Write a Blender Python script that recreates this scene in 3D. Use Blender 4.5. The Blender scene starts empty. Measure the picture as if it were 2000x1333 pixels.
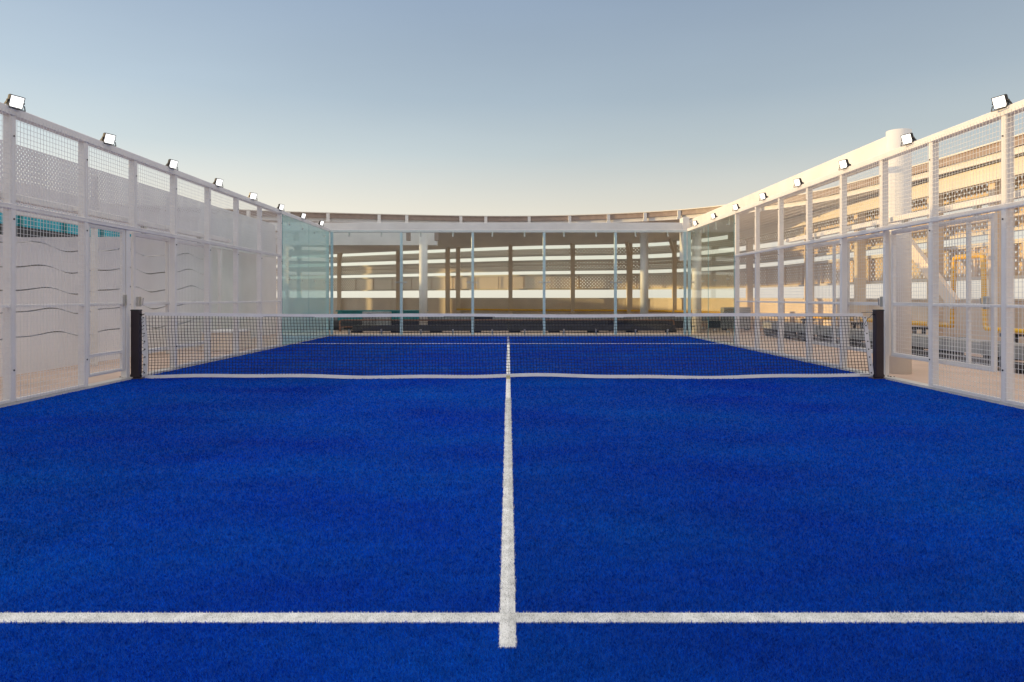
import bpy, math, random
import numpy as np
from mathutils import Vector
random.seed(7)
rng = np.random.default_rng(11)
S = bpy.context.scene
R = math.radians

# ------------------------------------------------------------------ camera
cd = bpy.data.cameras.new('camera')
cam = bpy.data.objects.new('camera', cd); S.collection.objects.link(cam)
cam.location = (0, 0, 1.089); cam.rotation_euler = (R(90), 0, 0)
cd.sensor_width = 36; cd.lens = 36*1360/2000
cd.shift_x = 0.0035; cd.shift_y = -(666.5-581)/2000
cd.clip_start = 0.05; cd.clip_end = 40000
S.camera = cam

# ------------------------------------------------------------------ sky and sun
SUN_EL = 5.6
SUN_DIR = Vector((-1.0, 0.05, math.tan(R(SUN_EL)))).normalized()      # towards the sun
W = bpy.data.worlds.new('World'); S.world = W; W.use_nodes = True
nt = W.node_tree; nt.nodes.clear()
out = nt.nodes.new('ShaderNodeOutputWorld'); bg = nt.nodes.new('ShaderNodeBackground')
sky = nt.nodes.new('ShaderNodeTexSky'); sky.sky_type = 'NISHITA'; sky.sun_disc = False
sky.sun_elevation = R(SUN_EL+3); sky.sun_rotation = math.atan2(SUN_DIR.x, SUN_DIR.y)
sky.altitude = 60; sky.air_density = 1.0; sky.dust_density = 0.7; sky.ozone_density = 1.5
bg.inputs['Strength'].default_value = 0.15
hs = nt.nodes.new('ShaderNodeHueSaturation'); hs.inputs['Saturation'].default_value = .28; hs.inputs['Value'].default_value = 1.75
nt.links.new(sky.outputs[0], hs.inputs['Color'])
# air tint by height above the horizon (evening air; raised overhead to brighten the court), mixed with the Nishita sky
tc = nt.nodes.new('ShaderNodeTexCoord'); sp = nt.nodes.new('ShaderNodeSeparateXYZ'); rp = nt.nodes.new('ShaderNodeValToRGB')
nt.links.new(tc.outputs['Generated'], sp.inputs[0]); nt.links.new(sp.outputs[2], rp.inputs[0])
def lin(v): v /= 255; return ((v+.055)/1.055)**2.4 if v > .04 else v/12.92
def setc(e, c): e.color = (*[lin(v) for v in c], 1)
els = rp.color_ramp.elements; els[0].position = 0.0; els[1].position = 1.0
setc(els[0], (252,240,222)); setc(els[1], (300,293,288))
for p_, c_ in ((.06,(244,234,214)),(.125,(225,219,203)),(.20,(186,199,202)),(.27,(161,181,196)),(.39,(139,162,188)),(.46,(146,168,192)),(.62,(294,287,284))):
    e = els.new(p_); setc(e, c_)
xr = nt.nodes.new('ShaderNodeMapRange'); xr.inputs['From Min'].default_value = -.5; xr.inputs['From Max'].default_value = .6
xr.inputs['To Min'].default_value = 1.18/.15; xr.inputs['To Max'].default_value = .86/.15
nt.links.new(sp.outputs[0], xr.inputs['Value'])
vs = nt.nodes.new('ShaderNodeVectorMath'); vs.operation = 'SCALE'
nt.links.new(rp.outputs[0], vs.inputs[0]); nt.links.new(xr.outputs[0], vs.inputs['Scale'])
mm = nt.nodes.new('ShaderNodeMix'); mm.data_type = 'RGBA'; mm.inputs['Factor'].default_value = .78
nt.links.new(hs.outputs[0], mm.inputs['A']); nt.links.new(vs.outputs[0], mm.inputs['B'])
wz = nt.nodes.new('ShaderNodeTexNoise'); wz.inputs['Scale'].default_value = 1.7; wz.inputs['Detail'].default_value = 5
wm = nt.nodes.new('ShaderNodeMapping'); wm.inputs['Scale'].default_value = (1,1,4); nt.links.new(tc.outputs['Generated'], wm.inputs[0]); nt.links.new(wm.outputs[0], wz.inputs['Vector'])
wr = nt.nodes.new('ShaderNodeMapRange'); wr.inputs['From Min'].default_value = .3; wr.inputs['From Max'].default_value = .7
wr.inputs['To Min'].default_value = .965; wr.inputs['To Max'].default_value = 1.035; nt.links.new(wz.outputs['Fac'], wr.inputs['Value'])
ws = nt.nodes.new('ShaderNodeVectorMath'); ws.operation = 'SCALE'
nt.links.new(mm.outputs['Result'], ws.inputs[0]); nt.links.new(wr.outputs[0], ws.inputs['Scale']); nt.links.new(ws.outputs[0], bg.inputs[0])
nt.links.new(bg.outputs[0], out.inputs[0])
ld = bpy.data.lights.new('sun', 'SUN'); ld.energy = 3.3; ld.angle = R(0.5); ld.color = (1.0, 0.69, 0.29)
sun = bpy.data.objects.new('sun', ld); S.collection.objects.link(sun)
sun.rotation_euler = SUN_DIR.to_track_quat('Z', 'Y').to_euler()
S.view_settings.view_transform = 'Standard'; S.view_settings.look = 'None'
S.view_settings.exposure = 0.0; S.view_settings.gamma = 1

# ------------------------------------------------------------------ materials
def nodes(m):
    m.use_nodes = True
    return m.node_tree, m.node_tree.nodes['Principled BSDF']
def mat(name, col, rough=0.5, metal=0.0, var=0.08, scale=6.0, bump=0.0, bscale=60.0, spec=0.5, stretch=None):
    m = bpy.data.materials.new(name); t, p = nodes(m)
    p.inputs['Roughness'].default_value = rough; p.inputs['Metallic'].default_value = metal
    p.inputs['Specular IOR Level'].default_value = spec
    tc = t.nodes.new('ShaderNodeTexCoord'); mp = t.nodes.new('ShaderNodeMapping')
    t.links.new(tc.outputs['Object'], mp.inputs[0])
    if stretch: mp.inputs['Scale'].default_value = stretch
    n = t.nodes.new('ShaderNodeTexNoise'); n.inputs['Scale'].default_value = scale; n.inputs['Detail'].default_value = 6
    t.links.new(mp.outputs[0], n.inputs['Vector'])
    mr = t.nodes.new('ShaderNodeMapRange')
    mr.inputs['From Min'].default_value = .3; mr.inputs['From Max'].default_value = .7
    mr.inputs['To Min'].default_value = 1-var; mr.inputs['To Max'].default_value = 1+var*.6
    t.links.new(n.outputs['Fac'], mr.inputs['Value'])
    mx = t.nodes.new('ShaderNodeVectorMath'); mx.operation = 'SCALE'; mx.inputs[0].default_value = col
    t.links.new(mr.outputs[0], mx.inputs['Scale']); t.links.new(mx.outputs[0], p.inputs['Base Color'])
    if bump:
        b = t.nodes.new('ShaderNodeBump'); b.inputs['Strength'].default_value = bump
        n2 = t.nodes.new('ShaderNodeTexNoise'); n2.inputs['Scale'].default_value = bscale
        t.links.new(mp.outputs[0], n2.inputs['Vector'])
        t.links.new(n2.outputs['Fac'], b.inputs['Height']); t.links.new(b.outputs[0], p.inputs['Normal'])
    return m
M = {}
M['white_steel'] = mat('white_steel', (.80,.765,.735), .38, var=.07, scale=3)
M['white_wire'] = mat('white_wire', (.80,.79,.77), .4, var=.03)
M['white_frame'] = mat('white_frame', (.81,.78,.745), .5, var=.08, scale=2, bump=.05)
M['fin'] = mat('fin_steel', (.64,.78,.82), .3, var=.05)
M['tape'] = mat('tape', (.82,.80,.79), .7, var=.06, scale=8, bump=.2)
M['cord'] = mat('cord', (.012,.012,.02), .7)
M['post_paint'] = mat('post_paint', (.030,.018,.024), .45, var=.2, bump=.05)
M['black'] = mat('black_paint', (.02,.02,.022), .4)
M['housing'] = mat('lamp_housing', (.035,.036,.04), .45)
M['steel'] = mat('brushed_steel', (.55,.55,.54), .3, metal=.9)
M['plaster'] = mat('plaster', (.84,.81,.79), .85, var=.08, scale=1.2, bump=.1)
M['wave'] = mat('wave_panel', (.84,.82,.82), .75, var=.06, scale=1.0, bump=.08, bscale=20)
M['joint'] = mat('joint_dark', (.48,.43,.38), .9)
M['parapet'] = mat('parapet_render', (.84,.72,.59), .9, var=.10, scale=1.0, bump=.15)
M['tan'] = mat('tan_metal', (.80,.66,.50), .5, var=.12, scale=1.5)
M['cream'] = mat('cream_metal', (.80,.74,.64), .5, var=.08, scale=1.5)
M['ceiling'] = mat('ceiling_sheet', (.84,.82,.81), .7, var=.2, scale=.6, stretch=(1,.2,1))
M['eave'] = mat('eave_bronze', (.36,.27,.22), .5, var=.15)
M['yellow'] = mat('yellow_pipe', (.95,.54,.01), .4, var=.08)
M['duct'] = mat('galvanised', (.38,.39,.39), .5, metal=.3, var=.2, scale=5)
M['dark_duct'] = mat('dark_duct', (.045,.045,.05), .6, var=.3)
M['tealbox'] = mat('teal_plastic', (.02,.30,.32), .4, var=.2)
M['rust'] = mat('rust_pipe', (.30,.15,.09), .6, var=.3)
M['city'] = mat('city_ground', (.30,.28,.26), .95, var=.3, scale=.002)
M['concrete'] = mat('kerb_concrete', (.62,.60,.56), .85, var=.12, scale=8, bump=.1)

def lens_mat():
    m = bpy.data.materials.new('lamp_lens'); t, p = nodes(m)
    p.inputs['Base Color'].default_value = (.9,.9,.9,1)
    p.inputs['Emission Color'].default_value = (1,.98,.94,1); p.inputs['Emission Strength'].default_value = 1.6
    return m
M['lens'] = lens_mat()

def glass_mat(name, tint, gloss=.9, milky=0.0, milk=(.5,.8,.8)):
    m = bpy.data.materials.new(name); t, p = nodes(m); t.nodes.remove(p)
    o = t.nodes['Material Output']
    tr = t.nodes.new('ShaderNodeBsdfTransparent'); tr.inputs[0].default_value = (*tint, 1)
    gl = t.nodes.new('ShaderNodeBsdfGlossy'); gl.inputs['Roughness'].default_value = 0.015
    gl.inputs['Color'].default_value = (gloss, gloss, gloss, 1)
    fr = t.nodes.new('ShaderNodeFresnel'); fr.inputs['IOR'].default_value = 1.5
    geo = t.nodes.new('ShaderNodeNewGeometry')
    # inside hits of the thin solid pane must not mirror, so the fresnel is cut on back faces
    inv = t.nodes.new('ShaderNodeMath'); inv.operation = 'SUBTRACT'; inv.inputs[0].default_value = 1
    mu = t.nodes.new('ShaderNodeMath'); mu.operation = 'MULTIPLY'
    t.links.new(geo.outputs['Backfacing'], inv.inputs[1])
    t.links.new(fr.outputs[0], mu.inputs[0]); t.links.new(inv.outputs[0], mu.inputs[1])
    mx = t.nodes.new('ShaderNodeMixShader'); t.links.new(mu.outputs[0], mx.inputs[0])
    src = tr
    if milky:
        df = t.nodes.new('ShaderNodeBsdfDiffuse'); df.inputs[0].default_value = (*milk, 1)
        m2 = t.nodes.new('ShaderNodeMixShader'); m2.inputs[0].default_value = milky
        t.links.new(tr.outputs[0], m2.inputs[1]); t.links.new(df.outputs[0], m2.inputs[2]); src = m2
    t.links.new(src.outputs[0], mx.inputs[1]); t.links.new(gl.outputs[0], mx.inputs[2])
    t.links.new(mx.outputs[0], o.inputs[0])
    return m
M['glass'] = glass_mat('clear_glass', (.93,.965,.96))
M['glass_teal'] = glass_mat('teal_glass', (.66,.86,.84), milky=.5, milk=(.80,.96,.90))  # milky share stands in for reflections of the sky and sunlit right side
M['glass_side'] = glass_mat('side_glass', (.94,.965,.93), milky=.03)
M['edge'] = mat('glass_edge', (.25,.55,.55), .2)
M['teal_window'] = mat('teal_window', (.02,.46,.58), .25, var=.35, scale=1.5, stretch=(1,3,1))

def perf_mat(name, col, pitch, hole, rough=.55, style='dot'):
    """sheet metal with staggered round holes cut through, laid out in the sheet's own UV metres"""
    m = bpy.data.materials.new(name); t, p = nodes(m)
    p.inputs['Roughness'].default_value = rough
    o = t.nodes['Material Output']
    uv = t.nodes.new('ShaderNodeUVMap'); uv.uv_map = 'UVMap'
    mp = t.nodes.new('ShaderNodeMapping'); mp.inputs['Rotation'].default_value = (0,0,R(45))
    mp.inputs['Scale'].default_value = (1/pitch,1/pitch,1)
    t.links.new(uv.outputs[0], mp.inputs[0])
    fr = t.nodes.new('ShaderNodeVectorMath'); fr.operation = 'FRACTION'; t.links.new(mp.outputs[0], fr.inputs[0])
    sb = t.nodes.new('ShaderNodeVectorMath'); sb.operation = 'SUBTRACT'; sb.inputs[1].default_value = (.5,.5,0)
    t.links.new(fr.outputs[0], sb.inputs[0])
    ln = t.nodes.new('ShaderNodeVectorMath'); ln.operation = 'LENGTH'; t.links.new(sb.outputs[0], ln.inputs[0])
    lt = t.nodes.new('ShaderNodeMath'); lt.operation = 'LESS_THAN'; lt.inputs[1].default_value = hole/pitch/2
    t.links.new(ln.outputs['Value'], lt.inputs[0])
    n = t.nodes.new('ShaderNodeTexNoise'); n.inputs['Scale'].default_value = 1.3; n.inputs['Detail'].default_value = 5
    t.links.new(uv.outputs[0], n.inputs['Vector'])
    mr = t.nodes.new('ShaderNodeMapRange'); mr.inputs['To Min'].default_value = .82; mr.inputs['To Max'].default_value = 1.08
    t.links.new(n.outputs['Fac'], mr.inputs['Value'])
    mx = t.nodes.new('ShaderNodeVectorMath'); mx.operation = 'SCALE'; mx.inputs[0].default_value = col
    t.links.new(mr.outputs[0], mx.inputs['Scale']); t.links.new(mx.outputs[0], p.inputs['Base Color'])
    tr = t.nodes.new('ShaderNodeBsdfTransparent')
    ms = t.nodes.new('ShaderNodeMixShader'); t.links.new(lt.outputs[0], ms.inputs[0])
    t.links.new(p.outputs[0], ms.inputs[1]); t.links.new(tr.outputs[0], ms.inputs[2])
    t.links.new(ms.outputs[0], o.inputs[0])
    return m
M['perf_white'] = perf_mat('perforated_white', (.80,.77,.78), .050, .024)
M['perf_band'] = perf_mat('perforated_band', (.74,.58,.40), .11, .053)

def turf_mat(name, c1, c2, fine):
    m = bpy.data.materials.new(name); t, p = nodes(m)
    p.inputs['Roughness'].default_value = .75; p.inputs['Specular IOR Level'].default_value = .06
    p.inputs['Sheen Weight'].default_value = .0
    tc = t.nodes.new('ShaderNodeTexCoord')
    a = t.nodes.new('ShaderNodeTexNoise'); a.inputs['Scale'].default_value = 240; a.inputs['Detail'].default_value = 3
    b = t.nodes.new('ShaderNodeTexNoise'); b.inputs['Scale'].default_value = .55; b.inputs['Detail'].default_value = 5
    mp = t.nodes.new('ShaderNodeMapping'); mp.inputs['Scale'].default_value = (1,1.6,1)
    t.links.new(tc.outputs['Object'], mp.inputs[0])
    t.links.new(tc.outputs['Object'], a.inputs['Vector']); t.links.new(mp.outputs[0], b.inputs['Vector'])
    c = t.nodes.new('ShaderNodeTexNoise'); c.inputs['Scale'].default_value = 14; c.inputs['Detail'].default_value = 6
    t.links.new(tc.outputs['Object'], c.inputs['Vector'])
    def mrn(src, lo, hi, f0=.3, f1=.7):
        mr = t.nodes.new('ShaderNodeMapRange'); mr.inputs['From Min'].default_value = f0; mr.inputs['From Max'].default_value = f1
        mr.inputs['To Min'].default_value = lo; mr.inputs['To Max'].default_value = hi
        t.links.new(src, mr.inputs['Value']); return mr.outputs[0]
    def mul(x, y):
        k = t.nodes.new('ShaderNodeMath'); k.operation = 'MULTIPLY'; t.links.new(x, k.inputs[0]); t.links.new(y, k.inputs[1]); return k.outputs[0]
    mixc = t.nodes.new('ShaderNodeMix'); mixc.data_type = 'RGBA'
    mixc.inputs['A'].default_value = (*c1,1); mixc.inputs['B'].default_value = (*c2,1)
    t.links.new(mrn(b.outputs['Fac'], 0, 1), mixc.inputs['Factor'])
    v = mul(mrn(a.outputs['Fac'], 1-fine, 1+fine), mrn(c.outputs['Fac'], .86, 1.14))
    # carpet rolls about 2 m wide, each a slightly different dye lot, plus broad brushed drifts
    sx_ = t.nodes.new('ShaderNodeSeparateXYZ'); t.links.new(tc.outputs['Object'], sx_.inputs[0])
    dv = t.nodes.new('ShaderNodeMath'); dv.operation = 'MULTIPLY_ADD'; dv.inputs[1].default_value = .5; dv.inputs[2].default_value = 20
    fl = t.nodes.new('ShaderNodeMath'); fl.operation = 'FLOOR'; t.links.new(sx_.outputs[0], dv.inputs[0]); t.links.new(dv.outputs[0], fl.inputs[0])
    wn = t.nodes.new('ShaderNodeTexWhiteNoise'); wn.noise_dimensions = '1D'; t.links.new(fl.outputs[0], wn.inputs['W'])
    v = mul(v, mrn(wn.outputs['Value'], .93, 1.07, 0, 1))
    dr = t.nodes.new('ShaderNodeTexNoise'); dr.inputs['Scale'].default_value = 1.6; dr.inputs['Detail'].default_value = 7; dr.inputs['Roughness'].default_value = .65
    md = t.nodes.new('ShaderNodeMapping'); md.inputs['Scale'].default_value = (.5,1.3,1); md.inputs['Rotation'].default_value = (0,0,.3)
    t.links.new(tc.outputs['Object'], md.inputs[0]); t.links.new(md.outputs[0], dr.inputs['Vector'])
    v = mul(v, mrn(dr.outputs['Fac'], .90, 1.10))
    mx = t.nodes.new('ShaderNodeVectorMath'); mx.operation = 'SCALE'
    t.links.new(mixc.outputs['Result'], mx.inputs[0]); t.links.new(v, mx.inputs['Scale'])
    t.links.new(mx.outputs[0], p.inputs['Base Color'])
    bp = t.nodes.new('ShaderNodeBump'); bp.inputs['Strength'].default_value = .5; bp.inputs['Distance'].default_value = .01
    t.links.new(a.outputs['Fac'], bp.inputs['Height']); t.links.new(bp.outputs[0], p.inputs['Normal'])
    return m
M['turf'] = turf_mat('blue_turf', (.0003,.026,.26), (.0003,.052,.31), .30)
M['line'] = turf_mat('white_turf', (.78,.78,.76), (.82,.82,.80), .08)
M['fibre'] = turf_mat('blue_fibre', (.0002,.048,.52), (.0002,.112,.60), .24)
M['fibre_w'] = turf_mat('white_fibre', (.78,.78,.75), (.83,.83,.80), .10)

def deck_mat():
    m = bpy.data.materials.new('deck_tiles'); t, p = nodes(m); p.inputs['Roughness'].default_value = .7
    tc = t.nodes.new('ShaderNodeTexCoord')
    br = t.nodes.new('ShaderNodeTexBrick'); br.inputs['Scale'].default_value = 1
    br.inputs['Brick Width'].default_value = .6; br.inputs['Row Height'].default_value = .6; br.offset = 0
    br.inputs['Mortar Size'].default_value = .004
    br.inputs['Color1'].default_value = (.60,.45,.35,1); br.inputs['Color2'].default_value = (.66,.50,.40,1)
    br.inputs['Mortar'].default_value = (.45,.35,.28,1)
    t.links.new(tc.outputs['Object'], br.inputs['Vector'])
    n = t.nodes.new('ShaderNodeTexNoise'); n.inputs['Scale'].default_value = 1.4; n.inputs['Detail'].default_value = 8
    t.links.new(tc.outputs['Object'], n.inputs['Vector'])
    mr = t.nodes.new('ShaderNodeMapRange'); mr.inputs['To Min'].default_value = .75; mr.inputs['To Max'].default_value = 1.2
    t.links.new(n.outputs['Fac'], mr.inputs['Value'])
    mx = t.nodes.new('ShaderNodeVectorMath'); mx.operation = 'SCALE'
    t.links.new(br.outputs['Color'], mx.inputs[0]); t.links.new(mr.outputs[0], mx.inputs['Scale'])
    t.links.new(mx.outputs[0], p.inputs['Base Color'])
    return m
M['deck'] = deck_mat()

# ------------------------------------------------------------------ mesh helpers
class MB:
    def __init__(s): s.v = []; s.f = []; s.uv = {}
    def box(s, x0,x1,y0,y1,z0,z1):
        n = len(s.v)
        s.v += [(x0,y0,z0),(x1,y0,z0),(x1,y1,z0),(x0,y1,z0),(x0,y0,z1),(x1,y0,z1),(x1,y1,z1),(x0,y1,z1)]
        s.f += [tuple(n+i for i in q) for q in ((0,3,2,1),(4,5,6,7),(0,1,5,4),(1,2,6,5),(2,3,7,6),(3,0,4,7))]
        return s
    def rbox(s, x0,x1,y0,y1,z0,z1, b=.006):
        """box with chamfered vertical edges and top/bottom edges"""
        n = len(s.v)
        for z, i in ((z0,b),(z0+b,0),(z1-b,0),(z1,b)):
            s.v += [(x0+b+i,y0+i,z),(x1-b-i,y0+i,z),(x1-i,y0+b+i,z),(x1-i,y1-b-i,z),(x1-b-i,y1-i,z),(x0+b+i,y1-i,z),(x0+i,y1-b-i,z),(x0+i,y0+b+i,z)]
        for k in range(3):
            for i in range(8):
                j = (i+1) % 8
                s.f.append((n+k*8+i, n+k*8+j, n+k*8+8+j, n+k*8+8+i))
        s.f.append(tuple(n+7-i for i in range(8))); s.f.append(tuple(n+24+i for i in range(8)))
        return s
    def tube(s, pts, r, n=8, cap=True, close=False):
        pts = [Vector(p) for p in pts]; base = len(s.v); L = len(pts)
        rs = r if isinstance(r, (list, tuple)) else [r]*L
        up = None
        for i, p in enumerate(pts):
            a = pts[i-1] if i > 0 else p; b = pts[i+1] if i < L-1 else p
            t = (b-a).normalized()
            if up is None: up = Vector((0,0,1)) if abs(t.z) < .9 else Vector((1,0,0))
            e1 = t.cross(up).normalized(); e2 = e1.cross(t).normalized(); up = e2
            for k in range(n):
                an = 2*math.pi*(k+.5)/n
                s.v.append(tuple(p + (e1*math.cos(an)+e2*math.sin(an))*rs[i]))
        for i in range(L-1):
            for k in range(n):
                j = (k+1) % n
                s.f.append((base+i*n+k, base+i*n+j, base+(i+1)*n+j, base+(i+1)*n+k))
        if cap:
            s.f.append(tuple(base+n-1-k for k in range(n))); s.f.append(tuple(base+(L-1)*n+k for k in range(n)))
        return s
    def bar(s, p, q, w, h):
        """rectangular bar between two points; w is the horizontal, h the other cross size"""
        p = Vector(p); q = Vector(q); t = (q-p).normalized()
        up = Vector((0,0,1)) if abs(t.z) < .95 else Vector((0,1,0))
        e1 = t.cross(up).normalized()*w/2; e2 = e1.cross(t).normalized()*h/2
        n = len(s.v)
        for c in (p, q):
            for a, b in ((-1,-1),(1,-1),(1,1),(-1,1)): s.v.append(tuple(c+e1*a+e2*b))
        s.f += [tuple(n+i for i in f) for f in ((3,2,1,0),(4,5,6,7),(0,1,5,4),(1,2,6,5),(2,3,7,6),(3,0,4,7))]
        return s
    def sweep(s, path, sec, uvs=True):
        """sweep a closed section [(offset along outward normal, z)] along a plan path; UV = (arc, z)"""
        n = len(path); k = len(sec); base = len(s.v); arc = 0; arcs = []
        for i in range(n):
            a = Vector(path[max(i-1,0)][:2]); b = Vector(path[min(i+1,n-1)][:2]); t = (b-a).normalized()
            nm = Vector((t.y, -t.x))
            if i: arc += (Vector(path[i][:2])-Vector(path[i-1][:2])).length
            arcs.append(arc)
            for o, z in sec: s.v.append((path[i][0]+nm.x*o, path[i][1]+nm.y*o, z))
        for i in range(n-1):
            for j in range(k):
                j2 = (j+1) % k
                s.uv[len(s.f)] = [(arcs[i], sec[j][1]+.0), (arcs[i], sec[j2][1]), (arcs[i+1], sec[j2][1]), (arcs[i+1], sec[j][1])]
                s.f.append((base+i*k+j, base+i*k+j2, base+(i+1)*k+j2, base+(i+1)*k+j))
        s.f.append(tuple(base+k-1-j for j in range(k))); s.f.append(tuple(base+(n-1)*k+j for j in range(k)))
        return s
    def uvbox(s, x0,x1,y0,y1,z0,z1):
        """box whose UVs are metres along y (or x) and z"""
        f0 = len(s.f); s.box(x0,x1,y0,y1,z0,z1)
        for fi in range(f0, len(s.f)):
            s.uv[fi] = [((s.v[v][1] if x1-x0 < y1-y0 else s.v[v][0]), s.v[v][2]) for v in s.f[fi]]
        return s
    def build(s, name, material, parent=None, smooth=False):
        me = bpy.data.meshes.new(name); me.from_pydata(s.v, [], s.f)
        if s.uv:
            ul = me.uv_layers.new(name='UVMap')
            for p in me.polygons:
                q = s.uv.get(p.index)
                if q:
                    for li, c in zip(p.loop_indices, q): ul.data[li].uv = c
        if smooth:
            for p in me.polygons: p.use_smooth = len(p.vertices) == 4
        me.materials.append(material); me.update()
        o = bpy.data.objects.new(name, me); S.collection.objects.link(o)
        if parent: o.parent = parent; o.matrix_parent_inverse = parent.matrix_world.inverted()
        return o
def tag(o, label=None, cat=None, group=None, kind=None):
    if label: o['label'] = label
    if cat: o['category'] = cat
    if group: o['group'] = group
    if kind: o['kind'] = kind
    return o
def thing(name, label, cat, loc=(0,0,0), group=None, rz=0):
    o = bpy.data.objects.new(name, None); S.collection.objects.link(o)
    o.location = loc; o.rotation_euler = (0,0,rz); o.empty_display_size = .2
    return tag(o, label, cat, group)
def local(parent, mb, name, m, **k):
    """build in the parent's own coordinates"""
    o = mb.build(name, m, None, **k); o.parent = parent; return o
def world(parent, mb, name, m, **k):
    """geometry given in world coordinates, stored relative to its thing"""
    L = parent.location
    mb.v = [(v[0]-L.x, v[1]-L.y, v[2]-L.z) for v in mb.v]
    o = mb.build(name, m, None, **k); o.parent = parent; return o
def catmull(P, n=10):
    out = []
    for i in range(len(P)-1):
        p0 = P[max(i-1,0)]; p1 = P[i]; p2 = P[i+1]; p3 = P[min(i+2,len(P)-1)]
        for k in range(n):
            t = k/n
            out.append(tuple(.5*((2*b)+(-a+c)*t+(2*a-5*b+4*c-d)*t*t+(-a+3*b-3*c+d)*t**3) for a,b,c,d in zip(p0,p1,p2,p3)))
    out.append(tuple(P[-1])); return out

NET = 9.31; HALF = 5.0; FAR = 19.43; NEAR = -.69

# ------------------------------------------------------------------ ground
tag(MB().box(-15000,15000,-15000,15000,-60.5,-60).build('ground', M['city']), kind='structure', label='distant city ground far below the roof')
g = MB().box(-16,9.9,-6,46,-.30,-.012); tag(g.build('roof_deck', M['deck']), kind='structure')
g = MB().box(-HALF,HALF,NEAR,FAR,-.011,0.0); tag(g.build('court_turf', M['turf']), kind='structure')
SV1 = NET-6.95; SV2 = NET+6.95
g = MB()
g.box(-.029,.024,2.16,SV1-.034,0,.004).box(-.029,.024,SV1+.034,SV2+.10,0,.004)
tag(g.build('centre_line', M['line']), kind='structure')
tag(MB().box(-HALF,HALF,SV1-.034,SV1+.034,0,.004).build('near_service_line', M['line']), kind='structure')
tag(MB().box(-HALF,HALF,SV2-.025,SV2+.025,.004,.008).build('far_service_line', M['line']), kind='structure')
k = MB()
for sx in (-1,1):
    a, b = sorted((sx*(HALF), sx*(HALF+.14)))
    k.box(a,b,NEAR,FAR+.1,-.011,.028)
k.box(-HALF,HALF,FAR+.0,FAR+.14,-.011,.045)
tag(k.build('kerb', M['concrete']), kind='structure')

# turf pile close to the camera: real little blades
def pile(name, m, xs, ys, hgt, wid):
    n = len(xs); an = rng.uniform(0, 2*np.pi, n); la = rng.uniform(0, 2*np.pi, n)
    ll = rng.uniform(.2, .9, n)*hgt; h = hgt*rng.uniform(.6, 1.15, n); w = wid*rng.uniform(.7,1.3,n)/2*np.maximum(1,ys/1.9)**1.2
    dx = np.cos(an)*w; dy = np.sin(an)*w
    v = np.zeros((n,3,3), np.float32)
    v[:,0] = np.stack([xs-dx, ys-dy, np.zeros(n)-.001], 1); v[:,1] = np.stack([xs+dx, ys+dy, np.zeros(n)-.001], 1)
    v[:,2] = np.stack([xs+np.cos(la)*ll, ys+np.sin(la)*ll, h], 1)
    me = bpy.data.meshes.new(name); me.vertices.add(n*3); me.vertices.foreach_set('co', v.ravel())
    me.loops.add(n*3); me.loops.foreach_set('vertex_index', np.arange(n*3, dtype=np.int32))
    me.polygons.add(n); me.polygons.foreach_set('loop_start', np.arange(0, n*3, 3, dtype=np.int32))
    me.polygons.foreach_set('loop_total', np.full(n, 3, dtype=np.int32))
    me.update(); me.validate(); me.materials.append(m)
    o = bpy.data.objects.new(name, me); S.collection.objects.link(o); return o
yy = 1.72*np.exp(rng.uniform(0, 1, 720000)*math.log(19.3/1.72))
xx = rng.uniform(-1, 1, yy.size)*(.78*yy+.15)
keep = np.abs(xx) < 4.985; bx = xx[keep]; by = yy[keep]
onl = ((bx > -.029) & (bx < .024) & (by > 2.16)) | (np.abs(by-SV1) < .034)
tag(pile('turf_fibres', M['fibre'], bx[~onl], by[~onl], .011, .0027), 'short blue artificial turf pile covering the court floor', 'turf', kind='stuff')
lx = [bx[onl]]; ly = [by[onl]]
n = 9000; lx.append(rng.uniform(-.031,.026,n)); ly.append(rng.uniform(2.16,7.5,n))
n = 14000; lx.append(rng.uniform(-2.2,2.2,n)); ly.append(rng.uniform(SV1-.036,SV1+.036,n))
tag(pile('line_fibres', M['fibre_w'], np.concatenate(lx), np.concatenate(ly), .0095, .0030), 'white turf pile forming the cross of court lines near the camera', 'turf', kind='stuff')

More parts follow.
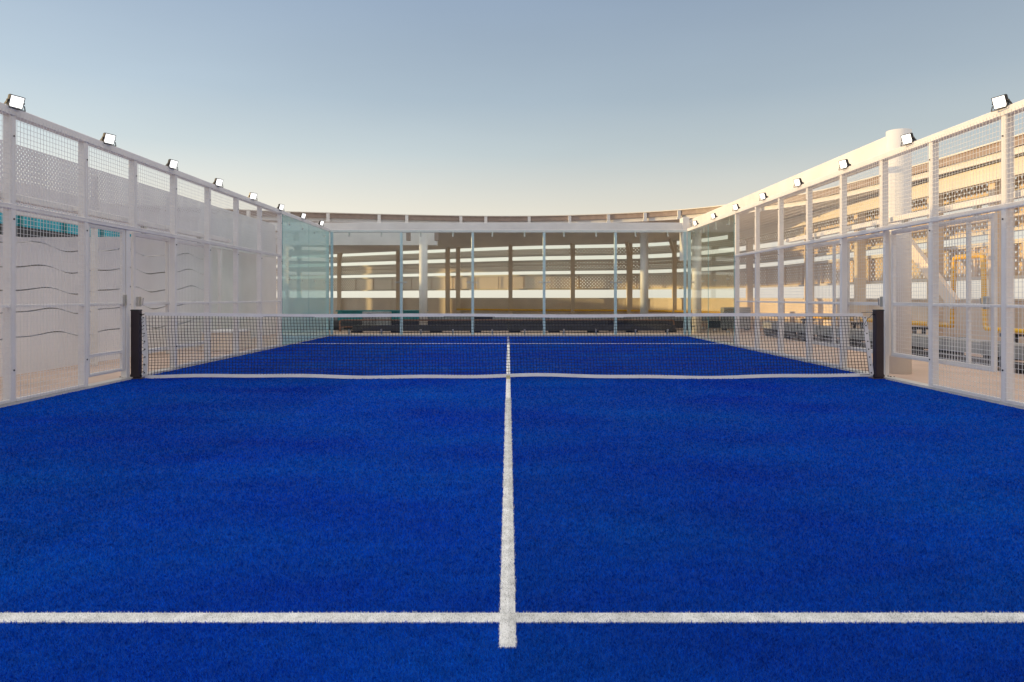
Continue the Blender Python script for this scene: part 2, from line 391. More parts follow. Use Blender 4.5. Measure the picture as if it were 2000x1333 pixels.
# ------------------------------------------------------------------ side fences
PY = [3.45,4.65,5.86,7.08,8.30,9.40,10.53,11.72,12.94,14.16,15.40]
PW = .075
def wires(mb, x, y0, y1, z0, z1, pitch=.05, r=.0015, up=0.0):
    n = max(2, round((y1-y0)/pitch)); 
    for i in range(n+1):
        y = y0+(y1-y0)*i/n; mb.box(x-r,x+r,y-r,y+r,z0,z1+up)
    n = max(2, round((z1-z0)/pitch))
    for i in range(n+1):
        z = z0+(z1-z0)*i/n; mb.box(x-3*r,x-r,y0,y1,z-r,z+r)
def side_fence(sx, label):
    t = thing('court_fence', label, 'fence', (sx*HALF, 9.4, 0), 'side fences of the court')
    X = lambda a: sx*a
    def bx_(mb, a, b, y0, y1, z0, z1, rb=True):
        p, q = sorted((X(a), X(b))); (mb.rbox if rb else mb.box)(p,q,y0,y1,z0,z1); return mb
    for y in PY:
        z0 = 2.0 if y == 9.40 else .028
        po = bx_(MB(), HALF+.004, HALF+.089, y-PW, y, z0, 2.925)
        po = world(t, po, 'post', M['white_steel'])
        # bolts
        for z in (1.88, 2.72) + ((.35,) if z0 < 1 else ()):
            if z < z0: continue
            b = MB().tube([(X(HALF+.006), y-PW*.5, z), (X(HALF-.006), y-PW*.5, z)], .009, 6)
            L = t.location; b.v = [(v[0]-L.x, v[1]-L.y, v[2]-L.z) for v in b.v]
            bo = b.build('bolt', M['black']); bo.parent = po
    top = bx_(MB(), HALF-.004, HALF+.095, PY[0]-PW, FAR+.06, 2.925, 3.01)
    world(t, top, 'top_rail', M['white_steel'])
    y0s = PY[0]; y1s = PY[-1]
    world(t, bx_(MB(), HALF+.0, HALF+.045, y0s, y1s-PW, 1.975, 2.035), 'middle_rail', M['white_steel'])
    for a, b in zip(PY[:-1], PY[1:]):
        door = a in (8.30, 9.40)
        mb = MB(); wires(mb, X(HALF-.010), a-.01, b-PW+.01, 2.02, 2.93, up=.03)
        world(t, mb, 'mesh_panel', M['white_wire'])
        if not door:
            world(t, bx_(MB(), HALF+.006, HALF+.042, a, b-PW, .985, 1.015), 'lower_rail', M['white_steel'])
            world(t, bx_(MB(), HALF+.006, HALF+.042, a, b-PW, .030, .062), 'base_rail', M['white_steel'])
            mb = MB(); wires(mb, X(HALF-.010), a-.01, b-PW+.01, .035, 1.99)
            world(t, mb, 'mesh_panel', M['white_wire'])
    return t
side_fence(-1, 'white steel mesh fence along the left side of the blue court')
side_fence(1, 'white steel mesh fence along the right side, its top lit by the sun')

def sliding_gate(sx, y0, y1, inner, label, bottom=.29):
    t = thing('sliding_gate', label, 'gate', (sx*5.2, (y0+y1)/2, bottom), 'sliding mesh gates of the court')
    def b_(mb, y0_, y1_, z0, z1):
        p, q = sorted((sx*5.175, sx*5.215)); mb.rbox(p,q,y0_,y1_,z0,z1,.004); return mb
    f = MB(); b_(f,y0,y0+.05,bottom,1.99); b_(f,y1-.05,y1,bottom,1.99)
    b_(f,y0+.05,y1-.05,bottom,bottom+.055); b_(f,y0+.05,y1-.05,1.935,1.99)
    world(t, f, 'gate_frame', M['white_frame'])
    world(t, b_(MB(), y0+.05,y1-.05,.975,1.02), 'middle_rail', M['white_frame'])
    for y in inner: world(t, b_(MB(), y-.02,y+.02,bottom+.055,.975), 'upright', M['white_frame']); world(t, b_(MB(), y-.02,y+.02,1.02,1.935), 'upright', M['white_frame'])
    if sx > 0: mb = MB(); wires(mb, sx*5.168, y0+.04, y1-.04, bottom+.03, 1.96); world(t, mb, 'mesh_panel', M['white_wire'])
    for y in (y0+.3, y1-.3):
        mb = MB(); mb.box(*sorted((sx*5.18, sx*5.21)), y-.04, y+.04, 1.99, 2.06)
        mb.tube([(sx*5.165, y, 2.09),(sx*5.225, y, 2.09)], .035, 12); world(t, mb, 'roller', M['steel'])
    mb = MB(); yl = y0+.05
    mb.rbox(*sorted((sx*5.13, sx*5.172)), yl, yl+.07, .96, 1.10, .005)
    mb.tube([(sx*5.10, yl+.035, .98),(sx*5.09, yl+.035, 1.08)], .008, 6); world(t, mb, 'latch', M['steel'])
    return t
sliding_gate(1, 7.42, 9.42, (7.86, 8.46), 'white mesh sliding gate on the right side, nearer the camera than the net post')
sliding_gate(1, 9.50, 12.0, (10.65,11.1), 'white mesh sliding gate on the right side, beyond the net post')
sliding_gate(-1, 9.62, 12.0, (10.6,), 'white open framed sliding gate on the left side, beyond the net post')
for sx, lab in ((-1,'white gate guide track behind the left fence at head height'),(1,'white gate guide track behind the right fence at head height')):
    m_ = MB(); m_.rbox(*sorted((sx*5.15, sx*5.24)), 6.6, 12.9, 2.10, 2.17, .006)
    for y in (6.7,8.26,10.49,12.8): m_.box(*sorted((sx*5.09, sx*5.15)), y-.03, y+.03, 2.11, 2.16)
    tag(m_.build('gate_track', M['white_frame']), lab, 'track', 'gate tracks')
# swing door on the left
t = thing('mesh_door', 'white framed mesh door standing in the left fence beside the net post', 'door', (-5.03, 8.38, .13))
f = MB(); y0, y1 = 8.31, 9.12
for a, b in ((y0,y0+.04),(y1-.06,y1)): f.rbox(-5.06,-5.02,a,b,.13,1.97,.004)
for a, b in ((.13,.17),(.36,.40),(.985,1.02),(1.93,1.97)): f.rbox(-5.06,-5.02,y0+.04,y1-.06,a,b,.004)
world(t, f, 'door_frame', M['white_frame'])
mb = MB(); wires(mb, -5.012, y0+.03, y1-.04, .15, 1.95); world(t, mb, 'mesh_panel', M['white_wire'])
mb = MB().box(-5.02,-4.99,y1-.055,y1-.01,.98,1.12); mb.tube([(-4.985,y1-.03,1.0),(-4.985,y1-.03,1.1)],.008,6); world(t, mb, 'latch', M['steel'])
t = thing('door_jamb', 'white door post between mesh door and gate, behind the left net post', 'post', (-5.04,9.2,0))
world(t, MB().rbox(-5.09,-5.01,9.14,9.22,.028,1.975), 'post', M['white_frame'])
t = thing('door_jamb', 'white door post behind the right net post at the gate gap', 'post', (5.04,9.46,0))
world(t, MB().rbox(5.10,5.16,9.43,9.49,.0,2.0), 'post', M['white_frame'])

# ------------------------------------------------------------------ glass walls
def pane(parent, m, x0,x1,y0,y1,z0,z1):
    p = world(parent, MB().box(x0,x1,y0,y1,z0,z1), 'glass_panel', m)
    return p
def fixing(mb, p, nrm, r=.024):
    p = Vector(p); nrm = Vector(nrm); mb.tube([p-nrm*.012, p-nrm*.002], r, 10); mb.tube([p+nrm*.014, p+nrm*.05], r*.8, 8)
t = thing('back_glass_wall', 'clear glass wall of five panels across the far end of the court', 'glass wall', (0,FAR,0), 'glass walls of the court')
xs = [-5,-3,-1,1,3,5]
for a, b in zip(xs[:-1], xs[1:]): pane(t, M['glass'], a+.006, b-.006, FAR-.006, FAR+.006, .05, 2.96)
for x in xs[1:-1]:
    world(t, MB().rbox(x-.036,x+.036,FAR+.045,FAR+.14,.045,2.90,.006), 'post', M['fin'])
for x in xs[1:-1]:
    mb = MB(); mb.rbox(x-.16,x+.16,FAR+.012,FAR+.034,1.49,1.525,.004)
    for dx in (-.14,.14): fixing(mb, (x+dx,FAR,1.507), (0,1,0), .028)
    world(t, mb, 'clamp', M['steel'])
world(t, MB().rbox(-5,5,FAR+.04,FAR+.12,2.90,2.975), 'top_rail', M['white_steel'])
for a in xs[:-1]:
    for dx in (.55,1.45):
        for z in (.18, 2.80):
            mb = MB(); fixing(mb, (a+dx,FAR,z), (0,1,0), .026)
            if z > 2: mb.box(a+dx-.02,a+dx+.02,FAR+.03,FAR+.05,z-.02,2.90)
            else: mb.box(a+dx-.02,a+dx+.02,FAR+.03,FAR+.05,.046,z+.02)
            world(t, mb, 'glass_bolt', M['steel'])
for sx, gm, lab in ((-1,'glass_teal','teal tinted glass wall at the far end of the left side'),(1,'glass_side','clear glass wall at the far end of the right side')):
    t = thing('side_glass_wall', lab, 'glass wall', (sx*HALF,17.4,0), 'glass walls of the court')
    for a, b in ((15.42,17.42),(17.43,FAR-.02)):
        pane(t, M[gm], *sorted((sx*HALF-.006, sx*HALF+.006)), a, b, .03, 2.92)
    for a in (15.42, 17.424):
        world(t, MB().box(sx*HALF-.0062,sx*HALF+.0062,a-.006,a-.001,.03,2.92), 'glass_edge', M['edge'])
    for a in (15.9,16.9,17.95,18.9):
        for z in (.3,1.5,2.75):
            mb = MB(); fixing(mb, (sx*HALF,a,z), (sx,0,0), .024); world(t, mb, 'glass_bolt', M['steel'])
            if z == 2.75:
                mb = MB().box(*sorted((sx*(HALF+.03), sx*(HALF+.05))),a-.02,a+.02,z-.02,2.925); world(t, mb, 'bracket', M['steel'])
    mb = MB().rbox(*sorted((sx*(HALF+.008), sx*(HALF+.088))),FAR-.03,FAR+.04,.03,2.92,.006); world(t, mb, 'corner_post', M['fin'])
    mb = MB().rbox(*sorted((sx*(HALF-.03), sx*(HALF-.105))),FAR+.012,FAR+.04,.05,2.92,.004); world(t, mb, 'corner_post', M['fin'])

# ------------------------------------------------------------------ floodlights
def make_lamp():
    root = thing('floodlight', 'x', 'floodlight', (0,0,0), 'floodlights along the fence tops')
    # local frame: +x looks into the court, y along the fence; origin on top of the rail
    tilt = R(19); c, s_ = math.cos(tilt), math.sin(tilt); cx, cz = .075, .062
    def T(p):   # rotate about y so that the face looks down
        x, y, z = p; return (cx + x*c - z*-s_*1, y, cz - x*s_ + z*c)
    h = MB(); h.rbox(-.026,.012,-.088,.088,-.074,.074,.008)
    for k in range(9): h.box(-.044,-.026,-.075+k*.0175,-.070+k*.0175,-.06,.06)     # cooling fins
    h.box(.012,.018,-.087,-.078,-.073,.073).box(.012,.018,.078,.087,-.073,.073)
    h.box(.012,.018,-.078,.078,-.073,-.065).box(.012,.018,-.078,.078,.065,.073)
    h.v = [T(v) for v in h.v]; local(root, h, 'housing', M['housing'])
    l = MB(); l.box(.013,.016,-.0775,.0775,-.0645,.0645); l.v = [T(v) for v in l.v]; local(root, l, 'lens', M['lens'])
    b = MB()
    for y in (-.096,.092): b.bar((.0,y+.002,.006),(.072,y+.002,.066),.005,.024)
    b.box(-.012,.012,-.098,.098,.001,.007)
    for y in (-.100,.100): b.tube([(.07,y*.85,.062),(.07,y*1.05,.062)], .012, 8)
    for y in (-.094,.094): b.bar((.10,y,-.03),(.085,y,.03),.006,.012)
    b.box(.094,.106,-.097,.097,-.036,-.028)
    local(root, b, 'bracket', M['housing'])
    ca = MB(); ca.tube([(.02,.05,.06),(-.02,.06,.05),(-.05,.02,.02),(-.05,-.05,.008),(-.05,-.2,.006)], .005, 6)
    local(root, ca, 'cable', M['housing'])
    for ch in root.children:
        for v in ch.data.vertices: v.co *= .84
    return root
def copy_tree(o, parent=None):
    c = o.copy(); S.collection.objects.link(c)
    if parent: c.parent = parent
    for ch in list(o.children): copy_tree(ch, c)
    return c
lamp0 = make_lamp(); first = True
ORD = ['first','second','third','fourth','fifth','sixth','seventh','eighth']
for sx in (-1,1):
    for k in range(8):
        o = lamp0 if first else copy_tree(lamp0); first = False
        o.location = (sx*(HALF+.03), 7.05+1.64*k, 3.01)
        o.rotation_euler = (0,0,(-.33 if sx < 0 else math.pi+.33)+random.uniform(-.07,.07)-((.30 if k == 4 else 0) if sx < 0 else 0))
        sd = 'left' if sx < 0 else 'right'
        o['label'] = f'lit black floodlight on the {sd} fence top, {ORD[k]} of its row counting from the camera'

# ------------------------------------------------------------------ net
def net_post(x, sx, label):
    t = thing('net_post', label, 'net post', (x, NET, 0), 'net posts')
    m_ = MB(); m_.rbox(-.055,.055,-.045,.045,.012,.915,.008); local(t, m_, 'post', M['post_paint'])
    m_ = MB(); m_.rbox(-.10,.10,-.075,.075,.0,.012,.003); local(t, m_, 'base_plate', M['post_paint'])
    m_ = MB(); m_.box(*sorted((sx*.10, sx*.24)),-.06,.06,.004,.012)
    for y in (-.03,.03): m_.tube([(sx*.15,y,.012),(sx*.15,y,.036)], .014, 6)
    m_.tube([(sx*.21,0,.012),(sx*.21,0,.030)], .014, 6); local(t, m_, 'anchor_plate', M['black'])
    g_ = MB(); n0 = len(g_.v)
    for y in (-.004,.004): g_.v += [(sx*.055,y,.012),(sx*.10,y,.012),(sx*.055,y,.10)]
    g_.f += [(0,1,2),(5,4,3),(0,3,4,1),(1,4,5,2),(2,5,3,0)]; local(t, g_, 'gusset', M['post_paint'])
    m_ = MB(); m_.rbox(-.058,.058,-.048,.048,.905,.925,.006); local(t, m_, 'cap', M['black'])
    m_ = MB(); m_.tube([(-sx*.055,0,.86),(-sx*.075,0,.86)], .012, 8); m_.tube([(-sx*.055,0,.05),(-sx*.07,0,.05)], .010, 8); local(t, m_, 'hook', M['black'])
    return t
net_post(-4.975, -1, 'dark square steel net post at the left end of the net')
net_post(4.945, 1, 'dark square steel net post at the right end of the net')
t = thing('court_net', 'black cord net with white tapes stretched across the blue court', 'net', (0,NET,0))
XL = lambda z: -4.835 + (.012*math.sin(z*5)); XR = lambda z: 4.735 + .10*(1-z/.87)
def topz(x): return .878 - .016*(1-(x/4.9)**2) - .006*math.sin(x*1.7)
def botz(x): return .048 + .012*math.sin(x*1.6+.6) + .006*math.sin(x*4.1)
def boty(x): return .035*math.sin(x*1.35+2.1)+.012*math.sin(x*3.3)
def npt(u, w):
    """u 0..1 across, w 0..1 from bottom to top"""
    z_ = w
    xl = XL(w*.87); xr = XR(w*.87); x = xl+(xr-xl)*u
    z0 = botz(x); z1 = topz(x)-.038; z = z0+(z1-z0)*w
    edge = math.exp(-(u*9)) * .012
    z += .007*math.sin(u*46+w*3)*(1-w)*w*4*.3 - (1-(2*u-1)**2)*.012*w*(1-w) + edge*math.sin(w*14)
    y = boty(x)*(1-w)**1.5 + .006*math.sin(u*25+w*6)
    return (x, NET+y, z)
mb = MB(); NU = 228; NW = 19; rc = .0032
for i in range(NU+1): mb.tube([npt(i/NU, j/NW) for j in range(NW+1)], rc, 4, cap=False)
for j in range(1, NW+1): mb.tube([npt(i/(NU/2), j/NW) for i in range(int(NU/2)+1)], rc, 4, cap=False)
world(t, mb, 'net_cords', M['cord'])
def ribbon(f0, f1, n, th=.006):
    m_ = MB()
    for i in range(n+1):
        a = Vector(f0(i/n)); b = Vector(f1(i/n))
        for q in (a, b): m_.v += [(q.x, q.y-th, q.z), (q.x, q.y+th, q.z)]
    for i in range(n):
        k_ = i*4
        m_.f += [(k_, k_+4, k_+6, k_+2), (k_+1, k_+3, k_+7, k_+5), (k_+2, k_+6, k_+7, k_+3), (k_, k_+1, k_+5, k_+4)]
    m_.f += [(0,2,3,1), (n*4, n*4+1, n*4+3, n*4+2)]
    return m_
def tp(u): x = -4.86+u*(4.735+4.86); return x
world(t, ribbon(lambda u: (tp(u), NET, topz(tp(u))-.040), lambda u: (tp(u), NET, topz(tp(u))+.003), 120), 'top_tape', M['tape'])
def bp_(u): return -4.88+u*(4.86+4.88)
world(t, ribbon(lambda u: (bp_(u), NET+boty(bp_(u))-.006, botz(bp_(u))-.036), lambda u: (bp_(u), NET+boty(bp_(u)), botz(bp_(u))+.006), 160), 'bottom_tape', M['tape'])
side = MB()
def sidetape(fx, w_):
    a = ribbon(lambda u: (fx(u*.87), NET, .05+u*.78), lambda u: (fx(u*.87)+w_, NET, .05+u*.78), 20, .004); return a
world(t, sidetape(lambda z: XL(z)-.058, .062), 'side_tape', M['tape'])
world(t, sidetape(lambda z: XR(z)-.004, .055), 'side_tape', M['tape'])
lc = MB(); n = 9; pts = []
for i in range(n):
    z = .07+i*.094; pts += [(-4.925, NET-.02, z+.0), (XL(z)-.035, NET-.008, z+.035), (XL(z)-.03, NET+.01, z+.04)]
lc.tube(pts, .0035, 5)
world(t, lc, 'lacing', M['cord'])
lc = MB()
lc.tube([(4.72,NET,.882),(4.82,NET,.888),(4.885,NET,.885)], .0035, 6)
lc.tube([(4.87,NET-.02,.885),(4.83,NET-.03,.84),(4.79,NET-.02,.80),(4.75,NET-.01,.72)], .003, 5)
lc.tube([(4.86,NET,.06),(4.80,NET,.055),(4.7,NET,.05)], .004, 5)
lc.tube([(-4.92,NET,.86),(-4.84,NET,.868)], .004, 5)
world(t, lc, 'net_cable', M['black'])
ey = MB()
for i in range(8):
    z = .08+i*.105
    for fx in (XR(z)+.024, XL(z)-.034): ey.tube([(fx,NET-.009,z),(fx,NET+.009,z)], .009, 8)
world(t, ey, 'eyelet', M['black'])
# centre strap foot
tag(MB().rbox(-.028,.022,NET-.05,NET-.035,.0,.05,.002).build('net_anchor', mat('anchor_yellow',(.55,.50,.30),.6)), 'small pale tab pinning the net tape at the centre line', 'anchor')

# ------------------------------------------------------------------ white steel frame outside the court
t = thing('steel_frame', 'white steel frame of round columns and deep beams around the glass end', 'steel frame', (5.7,21.2,0))
def col(x, y, r, z0, z1, m='white_frame'):
    mb = MB(); mb.tube([(x,y,z0),(x,y,z1)], r, 28); return mb
world(t, col(5.66,10.1,.165,-.012,3.50), 'column', M['white_frame'], smooth=True)
world(t, col(5.76,21.3,.14,-.012,3.16), 'column', M['white_frame'], smooth=True)
world(t, col(-2.75,22.5,.135,-.012,3.12), 'column', M['white_frame'], smooth=True)
world(t, col(4.72,24.2,.14,-.012,3.4), 'column', M['white_frame'], smooth=True)
world(t, MB().rbox(5.55,5.88,10.2,21.45,3.17,3.455), 'beam', M['white_frame'])
world(t, MB().rbox(-9.2,5.548,21.05,21.35,3.10,3.345), 'beam', M['white_frame'])
world(t, MB().rbox(-9.0,-2.35,22.9,23.2,2.80,3.22), 'beam', M['white_frame'])
world(t, MB().rbox(5.26,5.46,21.0,21.4,2.2,3.5), 'corner_plate', M['white_frame'])
mb = MB()
for x in (-3.2,-2.3): mb.box(x-.06,x+.06,22.2,22.4,2.9,3.42)
mb.box(-2.95,-2.5,22.25,22.35,3.35,3.42)
world(t, mb, 'bracket', M['eave'])

# ------------------------------------------------------------------ curved rooftop screen with canopy
RING = [(9.6,-3),(9.6,6),(9.6,13),(9.5,20),(9.15,26),(6.6,31.6),(0,34),(-10,40),(-12.2,41.2),(-14.2,42)]
INN  = [(8.8,-3),(8.8,6),(8.8,12),(8.5,16),(7.75,19.2),(5.0,22.5),(0,23.9),(-6.6,22.8),(-9.5,21.7),(-12,20.8)]
ring = catmull(RING, 8); inn = catmull(INN, 8)
t = thing('rooftop_screen', 'curved rooftop screen of perforated bands and canopy wrapping round the court', 'screen wall', (0,34,0))
t['label'] = 'curved roofed screen of horizontal perforated bands on a low wall, wrapping round the court'
def bandm(z0, z1, th, m, name, sec=None):
    return world(t, MB().sweep(ring, sec or [(0,z0),(th,z0),(th,z1),(0,z1)]), name, M[m])
bandm(-.012, 1.02, .25, 'parapet', 'low_wall')
bandm(1.47, 2.12, .01, 'perf_band', 'perforated_band')
bandm(2.37, 2.80, .01, 'perf_band', 'perforated_band')
bandm(3.08, 3.40, .01, 'perf_band', 'perforated_band')
for z0, z1 in ((1.44,1.50),(2.10,2.18),(2.34,2.40),(2.79,2.86),(3.05,3.11)):
    world(t, MB().sweep(ring, [(-.10,z0),(.06,z0),(.06,z1),(-.10,z1)]), 'edge_rail', M['cream'])
world(t, MB().sweep(ring, [(-.04,1.02),(.29,1.02),(.29,1.06),(-.04,1.06)]), 'coping', M['cream'])
# pipes and cable runs carried on the back of the bands
world(t, MB().tube([(x-.16 if x > 5 else x, y, 2.62) for x, y in ring], .03, 6), 'conduit', M['tan'])
arc = 0; nxt = 1.0
for i in range(1, len(ring)):
    a, b = Vector(ring[i-1]), Vector(ring[i]); d_ = (b-a); L_ = d_.length
    while nxt < arc+L_:
        p = a+d_*((nxt-arc)/L_); nxt += 1.35
        if p.y < 4: continue
        nm = Vector((d_.y,-d_.x)).normalized()
        q = p-nm*.07
        world(t, MB().bar((q.x,q.y,1.50),(q.x,q.y,2.10),.045,.045), 'band_post', M['tan'])
    arc += L_
# canopy sheet
cn = MB(); n = len(ring)
for i in range(n):
    (ax, ay), (bx2, by2) = inn[i], ring[i]
    for s_ in range(5):
        u = s_/4; zz = 3.72*(1-u)+3.56*u - .05*math.sin(math.pi*u)
        cn.v += [(ax+(bx2-ax)*u, ay+(by2-ay)*u, zz), (ax+(bx2-ax)*u, ay+(by2-ay)*u, zz+.07)]
for i in range(n-1):
    for s_ in range(4):
        a = i*10+s_*2; b = a+10
        cn.f += [(a,b,b+2,a+2), (a+1,a+3,b+3,b+1)]
    a = i*10; b = a+10; cn.f += [(a,a+1,b+1,b), (a+8,b+8,b+9,a+9)]
world(t, cn, 'canopy', M['ceiling'])
world(t, MB().sweep(inn, [(-.05,3.70),(-.005,3.70),(-.005,3.85),(-.05,3.85)]), 'eave', M['eave'])
world(t, MB().sweep(inn, [(-.09,3.85),(.1,3.85),(.1,3.875),(-.09,3.875)]), 'eave_cap', M['cream'])
world(t, MB().sweep(inn, [(.03,3.58),(.09,3.58),(.09,3.70),(.03,3.70)]), 'gutter', M['white_frame'])
# lit ring beam on the right
rb = ring[:34]
world(t, MB().sweep(rb, [(-.60,3.26),(-.44,3.26),(-.44,3.56),(-.60,3.56)]), 'ring_beam', M['cream'])
arc = 0; nxt = .5
for i in range(1, n):
    a, b = Vector(inn[i-1]), Vector(inn[i]); L = (b-a).length; arc += L
    if arc > nxt:
        nxt += 1.32; tt = (b-a).normalized(); nm = Vector((tt.y,-tt.x)); p = b
        if p.y > 19:
            mb = MB(); q = (p.x-nm.x*.07, p.y-nm.y*.07)
            mb.bar((q[0],q[1],3.62),(q[0],q[1],3.84),.10,.09); mb.box(q[0]-.07,q[0]+.07,q[1]-.05,q[1]+.05,3.56,3.62)
            world(t, mb, 'bracket', M['white_frame'])
# columns of the screen
def oncurve(px):
    """point on the ring seen near a given bearing"""
    k = (px-993)/1360
    best = min(ring, key=lambda p: abs(p[0]/max(p[1],.1)-k) if p[1] > 1 else 9)
    # refine by interpolation between neighbours
    bi = ring.index(best); res = best; e = 9
    for j in (bi-1, bi):
        if 0 <= j < n-1:
            for s_ in range(11):
                u = s_/10; q = (ring[j][0]*(1-u)+ring[j+1][0]*u, ring[j][1]*(1-u)+ring[j+1][1]*u)
                if abs(q[0]/q[1]-k) < e: e = abs(q[0]/q[1]-k); res = q
    return res
for px, w_ in ((560,.28),(662,.26),(776,.28),(876,.28),(895,.26),(996,.24),(1120,.24),(1231,.30),(1320,.22),(1471,.26),(1594,.28),(1700,.28),(1862,.30),(1988,.28)):
    qx, qy = oncurve(px); q = Vector((qx, qy)); c_ = Vector((0, 16)); d_ = (c_-q).normalized(); q += d_*.35
    w_ *= .8; mb = MB(); mb.bar((q.x,q.y,-.012),(q.x,q.y,3.58),w_,w_*.8)
    if q.y > 27: mb.bar((q.x,q.y,3.0),(q.x+d_.x*.8,q.y+d_.y*.8,3.55),w_*.6,.12)
    world(t, mb, 'column', M['tan'])
world(t, MB().bar((8.6,15.1,2.35),(8.6,13.4,.95),.10,.24), 'diagonal_brace', M['parapet'])

# ------------------------------------------------------------------ yellow gas pipe
t = thing('gas_pipe', 'yellow gas pipe running along the low wall with a tall loop', 'pipe', (9.0,13,.5))
def ang(p, q, r_, c0):  # fillet points
    return [p, q]
rp = [(x-.35*1, y, .50) for x, y in ring if y < 24 and y > 13.9][::-1]
rp2 = [( x+(-.35 if x > 8 else -.15), y-(.35 if x < 8 else .2), .48) for x, y in ring if y >= 24 and x > -3][::-1]
main = rp2 + rp
def fillet(P, r_=.10, k_=5):
    out = [P[0]]
    for a, b, c in zip(P[:-2], P[1:-1], P[2:]):
        a, b, c = Vector(a), Vector(b), Vector(c); u = (a-b).normalized(); v = (c-b).normalized()
        for i in range(k_+1):
            s_ = i/k_; p0 = b+u*r_; p1 = b+v*r_; out.append(tuple((p0*(1-s_)**2)+(b*2*s_*(1-s_))+(p1*s_**2)))
    out.append(P[-1]); return out
loop = fillet([main[-1], (8.8,13.8,.52), (8.8,13.75,1.87), (8.8,12.9,1.87), (8.8,12.85,.50), (8.9,3,.50)])
world(t, MB().tube(main+loop[1:], .048, 10), 'pipe_run', M['yellow'], smooth=True)
for y in (10.2,12.2,14.9,17.5,20.5):
    mb = MB(); mb.box(8.62,9.02,y-.03,y+.03,.40,.46); mb.box(8.66,8.72,y-.03,y+.03,-.01,.46); mb.box(8.86,8.92,y-.03,y+.03,-.01,.46); mb.box(8.6,9.0,y-.08,y+.08,-.012,.03)
    world(t, mb, 'pipe_support', M['dark_duct'])

# ------------------------------------------------------------------ plant and ducts on the deck
def duct_run(label, pts, w_, z0, z1, m, legs=True, cat='duct'):
    t = thing('cable_duct' if cat == 'duct' else 'pipe_rack', label, cat, (pts[0][0], pts[0][1], 0), 'ducts on the roof deck')
    mb = MB()
    for a, b in zip(pts[:-1], pts[1:]): mb.bar((a[0],a[1],(z0+z1)/2),(b[0],b[1],(z0+z1)/2), w_, z1-z0)
    world(t, mb, 'duct_body', M[m])
    a, b = Vector(pts[0]), Vector(pts[-1]); L = (b-a).length; d_ = (b-a).normalized(); nn = max(2, int(L/1.2))
    for i in range(nn+1):
        p = a+d_*(.1+(L-.2)*i/nn)
        world(t, MB().box(p.x-w_*.45,p.x+w_*.45,p.y-.03,p.y+.03,-.012,z0), 'foot', M['dark_duct'])
        if legs:
            world(t, MB().bar((p.x-d_.x*.02,p.y-d_.y*.02,(z0+z1)/2),(p.x+d_.x*.02,p.y+d_.y*.02,(z0+z1)/2), w_+.03, z1-z0+.03), 'flange', M[m])
    return t
duct_run('long grey metal duct on dark feet beside the yellow pipe right of the court', [(7.9,7.5),(7.9,21)], .5, .17, .36, 'duct')
duct_run('low dark duct lying in front of the long grey duct right of the court', [(7.45,7.5),(7.45,20)], .22, .05, .13, 'dark_duct', False)
duct_run('grey metal duct crossing the deck behind the glass wall', [(-6.5,25.0),(7.5,25.0)], .5, .25, .45, 'duct')
duct_run('dark insulated duct crossing behind the glass wall, closest to the glass', [(-4.8,21.6),(5.2,21.9)], .4, .05, .22, 'dark_duct')
duct_run('dark flat duct crossing between the two other ducts behind the glass wall', [(-6.0,23.4),(6.2,23.4)], .5, .10, .30, 'dark_duct', False)
for i, (x, y, w_, z_, m_, lab) in enumerate((
    (-4.3,22.8,.9,.62,'duct','grey condenser unit behind the far left glass panel'),
    (-.9,24.3,.7,.50,'dark_duct','dark condenser unit behind the second glass post from the left'),
    (1.6,24.2,1.1,.44,'duct','wide low condenser unit behind the centre right glass panel'),
    (3.6,22.6,.8,.40,'dark_duct','dark condenser unit behind the rightmost glass panel'),
    (7.6,23.3,.9,.75,'duct','grey condenser unit seen through the right side glass'))):
    t = thing('condenser_unit', lab, 'air conditioner', (x,y,0), 'condenser units on the deck')
    local(t, MB().rbox(-w_/2,w_/2,-.18,.18,.05,z_,.01), 'casing', M[m_])
    local(t, MB().box(-w_/2+.05,-w_/2+.1,-.2,.2,-.012,.05).box(w_/2-.1,w_/2-.05,-.2,.2,-.012,.05), 'foot', M['black'])
    g_ = MB(); c0 = -w_/4
    for k_ in range(5):
        rr = (z_-.12)/2*(.25+.17*k_); cz_ = (z_+.05)/2
        P = [(c0+rr*math.cos(a_*math.pi/8), -.186, cz_+rr*math.sin(a_*math.pi/8)) for a_ in range(17)]
        g_.tube(P, .006, 4, cap=False)
    local(t, g_, 'fan_grille', M['black'])
for lab, z_, y_, m_ in (('thin rusty pipe running low behind the glass wall, the higher of two', .36, 22.3, 'rust'),('thin rusty pipe running low behind the glass wall, the lower of two', .14, 22.35, 'rust')):
    mb = MB().tube(fillet([(-5.4,y_,-.01),(-5.4,y_,z_),(5.3,y_,z_),(5.3,y_,-.01)],.08), .025, 8)
    tag(mb.build('deck_pipe', M[m_]), lab, 'pipe', 'rusty pipes behind the glass')
mb = MB().rbox(-5.9,-2.9,24.0,24.7,.05,.60,.03); o = mb.build('teal_tank', M['tealbox'])
t = thing('water_tank', 'long teal tank low behind the far left glass panels', 'tank', (-4.4,24.3,0)); 
o.name = 'tank_body'; L = t.location; o.parent = t; o.location = (-L.x,-L.y,-L.z)
world(t, MB().box(-5.95,-2.85,23.95,24.75,.60,.635), 'lid', M['tealbox']); world(t, MB().box(-5.7,-5.5,24.1,24.6,-.012,.05).box(-3.3,-3.1,24.1,24.6,-.012,.05), 'foot', M['black'])

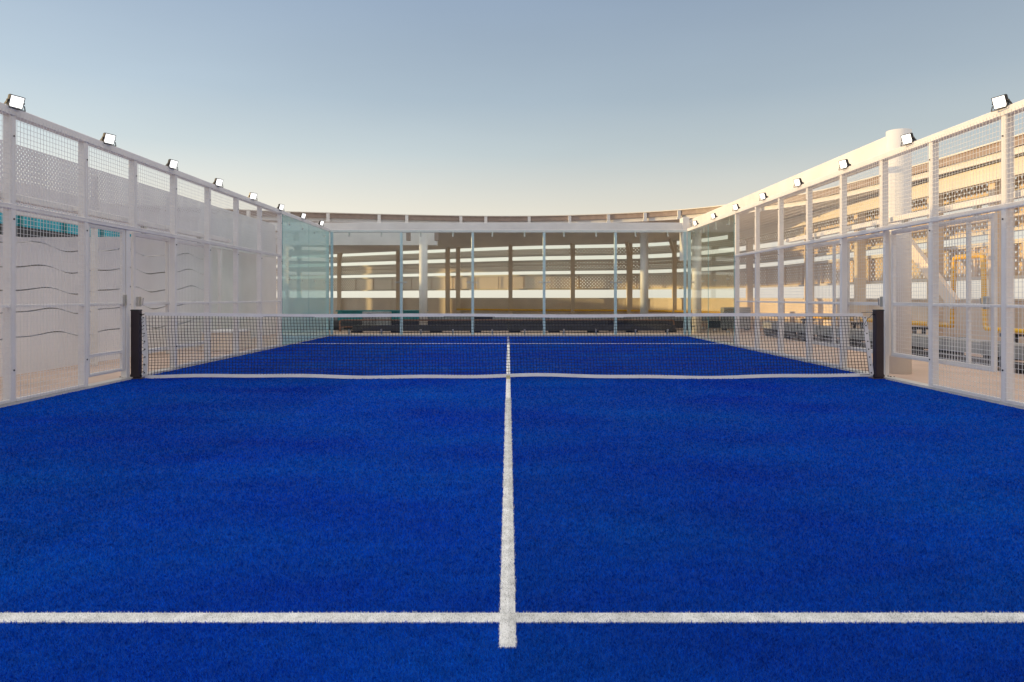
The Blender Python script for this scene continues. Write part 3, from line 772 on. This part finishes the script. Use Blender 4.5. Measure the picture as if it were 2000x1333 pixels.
# ------------------------------------------------------------------ left side outside the court
t = thing('perforated_screen', 'pale perforated metal screen standing behind the left fence', 'screen', (-6.6,10,0))
ys = [-1.0+i*1.22 for i in range(18)]
for a, b in zip(ys[:-1], ys[1:]):
    world(t, MB().uvbox(-6.604,-6.600,a+.004,b-.004,2.26,3.14), 'perforated_sheet', M['perf_white'])
    if b < 9.6: world(t, MB().uvbox(-6.604,-6.600,a+.004,b-.004,.03,2.25), 'perforated_sheet', M['perf_white'])
for y in ys[::2]:
    world(t, MB().rbox(-6.70,-6.62,y-.04,y+.04,-.012,3.05), 'post', M['white_frame'])
world(t, MB().rbox(-6.66,-6.61,ys[0],ys[-1],2.20,2.258), 'rail', M['white_frame'])
# wavy clad wall
t = thing('wavy_wall', 'white wall clad in stacked panels with wavy shadow joints, left of the court', 'wall', (-7.1,13,0))
JH = [.0,.50,.86,1.17,1.50,1.84]
def wv(y, j): return .045*math.sin(y*2.5+.4+j*.25)+.022*math.sin(y*5.3+j*.6)
def topw(y): return 1.88+max(0,(y-9.9))*.09
Y0, Y1, NN = 9.1, 16.05, 90
for j in range(6):
    mb = MB()
    for i in range(NN+1):
        y = Y0+(Y1-Y0)*i/NN
        lo = -.012 if j == 0 else JH[j]+wv(y,j)+.012+ (y-9.9)*.025*min(j,4)/4
        hi = JH[j+1]+wv(y,j+1)-.006 + (y-9.9)*.025*min(j+1,4)/4 if j < 5 else topw(y)+.06
        dx = .02*math.sin(y*2.5+.4+j*.25)
        mb.v += [(-7.0+dx,y,lo),(-7.0+dx-.02*0+.018,y,hi),(-7.10,y,hi),(-7.10,y,lo)]
    for i in range(NN):
        a = i*4; b = a+4
        mb.f += [(a,a+1,b+1,b),(a+1,a+2,b+2,b+1),(a+2,a+3,b+3,b+2),(a+3,a,b,b+3)]
    mb.f += [(3,2,1,0),(NN*4,NN*4+1,NN*4+2,NN*4+3)]
    world(t, mb, 'wavy_panel', M['wave'])
mb = MB()
mb.box(-7.22,-7.09,Y0,Y1,-.012,1.86); world(t, mb, 'backing', M['joint'])
t = thing('plaster_wall', 'plain pale plaster wall behind the far bays of the left fence', 'wall', (-7.1,19,0))
world(t, MB().box(-7.2,-7.0,16.08,21.0,-.012,2.85), 'wall', M['plaster'])
world(t, MB().box(-7.24,-6.96,16.06,21.03,2.85,2.90), 'coping', M['white_frame'])
t = thing('teal_building', 'low white building with a teal window band behind the left screen', 'building', (-10,14,0))
world(t, MB().box(-13,-9.0,2,20.5,-.012,2.20), 'wall', M['plaster'])
world(t, MB().box(-13,-9.0,2,20.5,2.84,3.20), 'parapet', M['plaster'])
world(t, MB().box(-12.9,-9.08,2.1,20.4,2.40,2.84), 'window_band', M['teal_window'])
world(t, MB().box(-12.9,-9.03,2.1,20.4,2.20,2.40), 'sill', M['dark_duct'])
for i in range(14): world(t, MB().box(-9.08,-9.02,2.5+i*1.3,2.55+i*1.3,2.40,2.84), 'mullion', M['tealbox'])
# crates and boxes seen through the left part of the net
for x, y, sz, h_, lab, m_ in ((-5.9,14.6,.6,.36,'low pale box on the deck outside the left fence, seen through the net','parapet'),):
    t = thing('storage_box', lab, 'box', (x,y,0))
    local(t, MB().rbox(-sz/2,sz/2,-sz*.9,sz*.9,-.012,h_,.015), 'body', M[m_]); local(t, MB().rbox(-sz/2-.015,sz/2+.015,-sz*.9-.015,sz*.9+.015,h_,h_+.04,.01), 'lid', M['white_frame'])

# unseen block added on the left, slit for sun patches: keeps the low sun off the far side of the ring
t = thing('sun_blocker', 'unseen white block added on the left to shade the far screen', 'building', (-22,40,0))
for y0, y1, h in ((23,36.7,3.55),(37.1,39.3,4.75),(39.6,60,4.75)): world(t, MB().box(-26,-23.5,y0,y1,-.012,h), 'wall', M['plaster'])
world(t, MB().box(-26.05,-23.45,37.25,60.05,4.75,4.85), 'coping', M['plaster'])
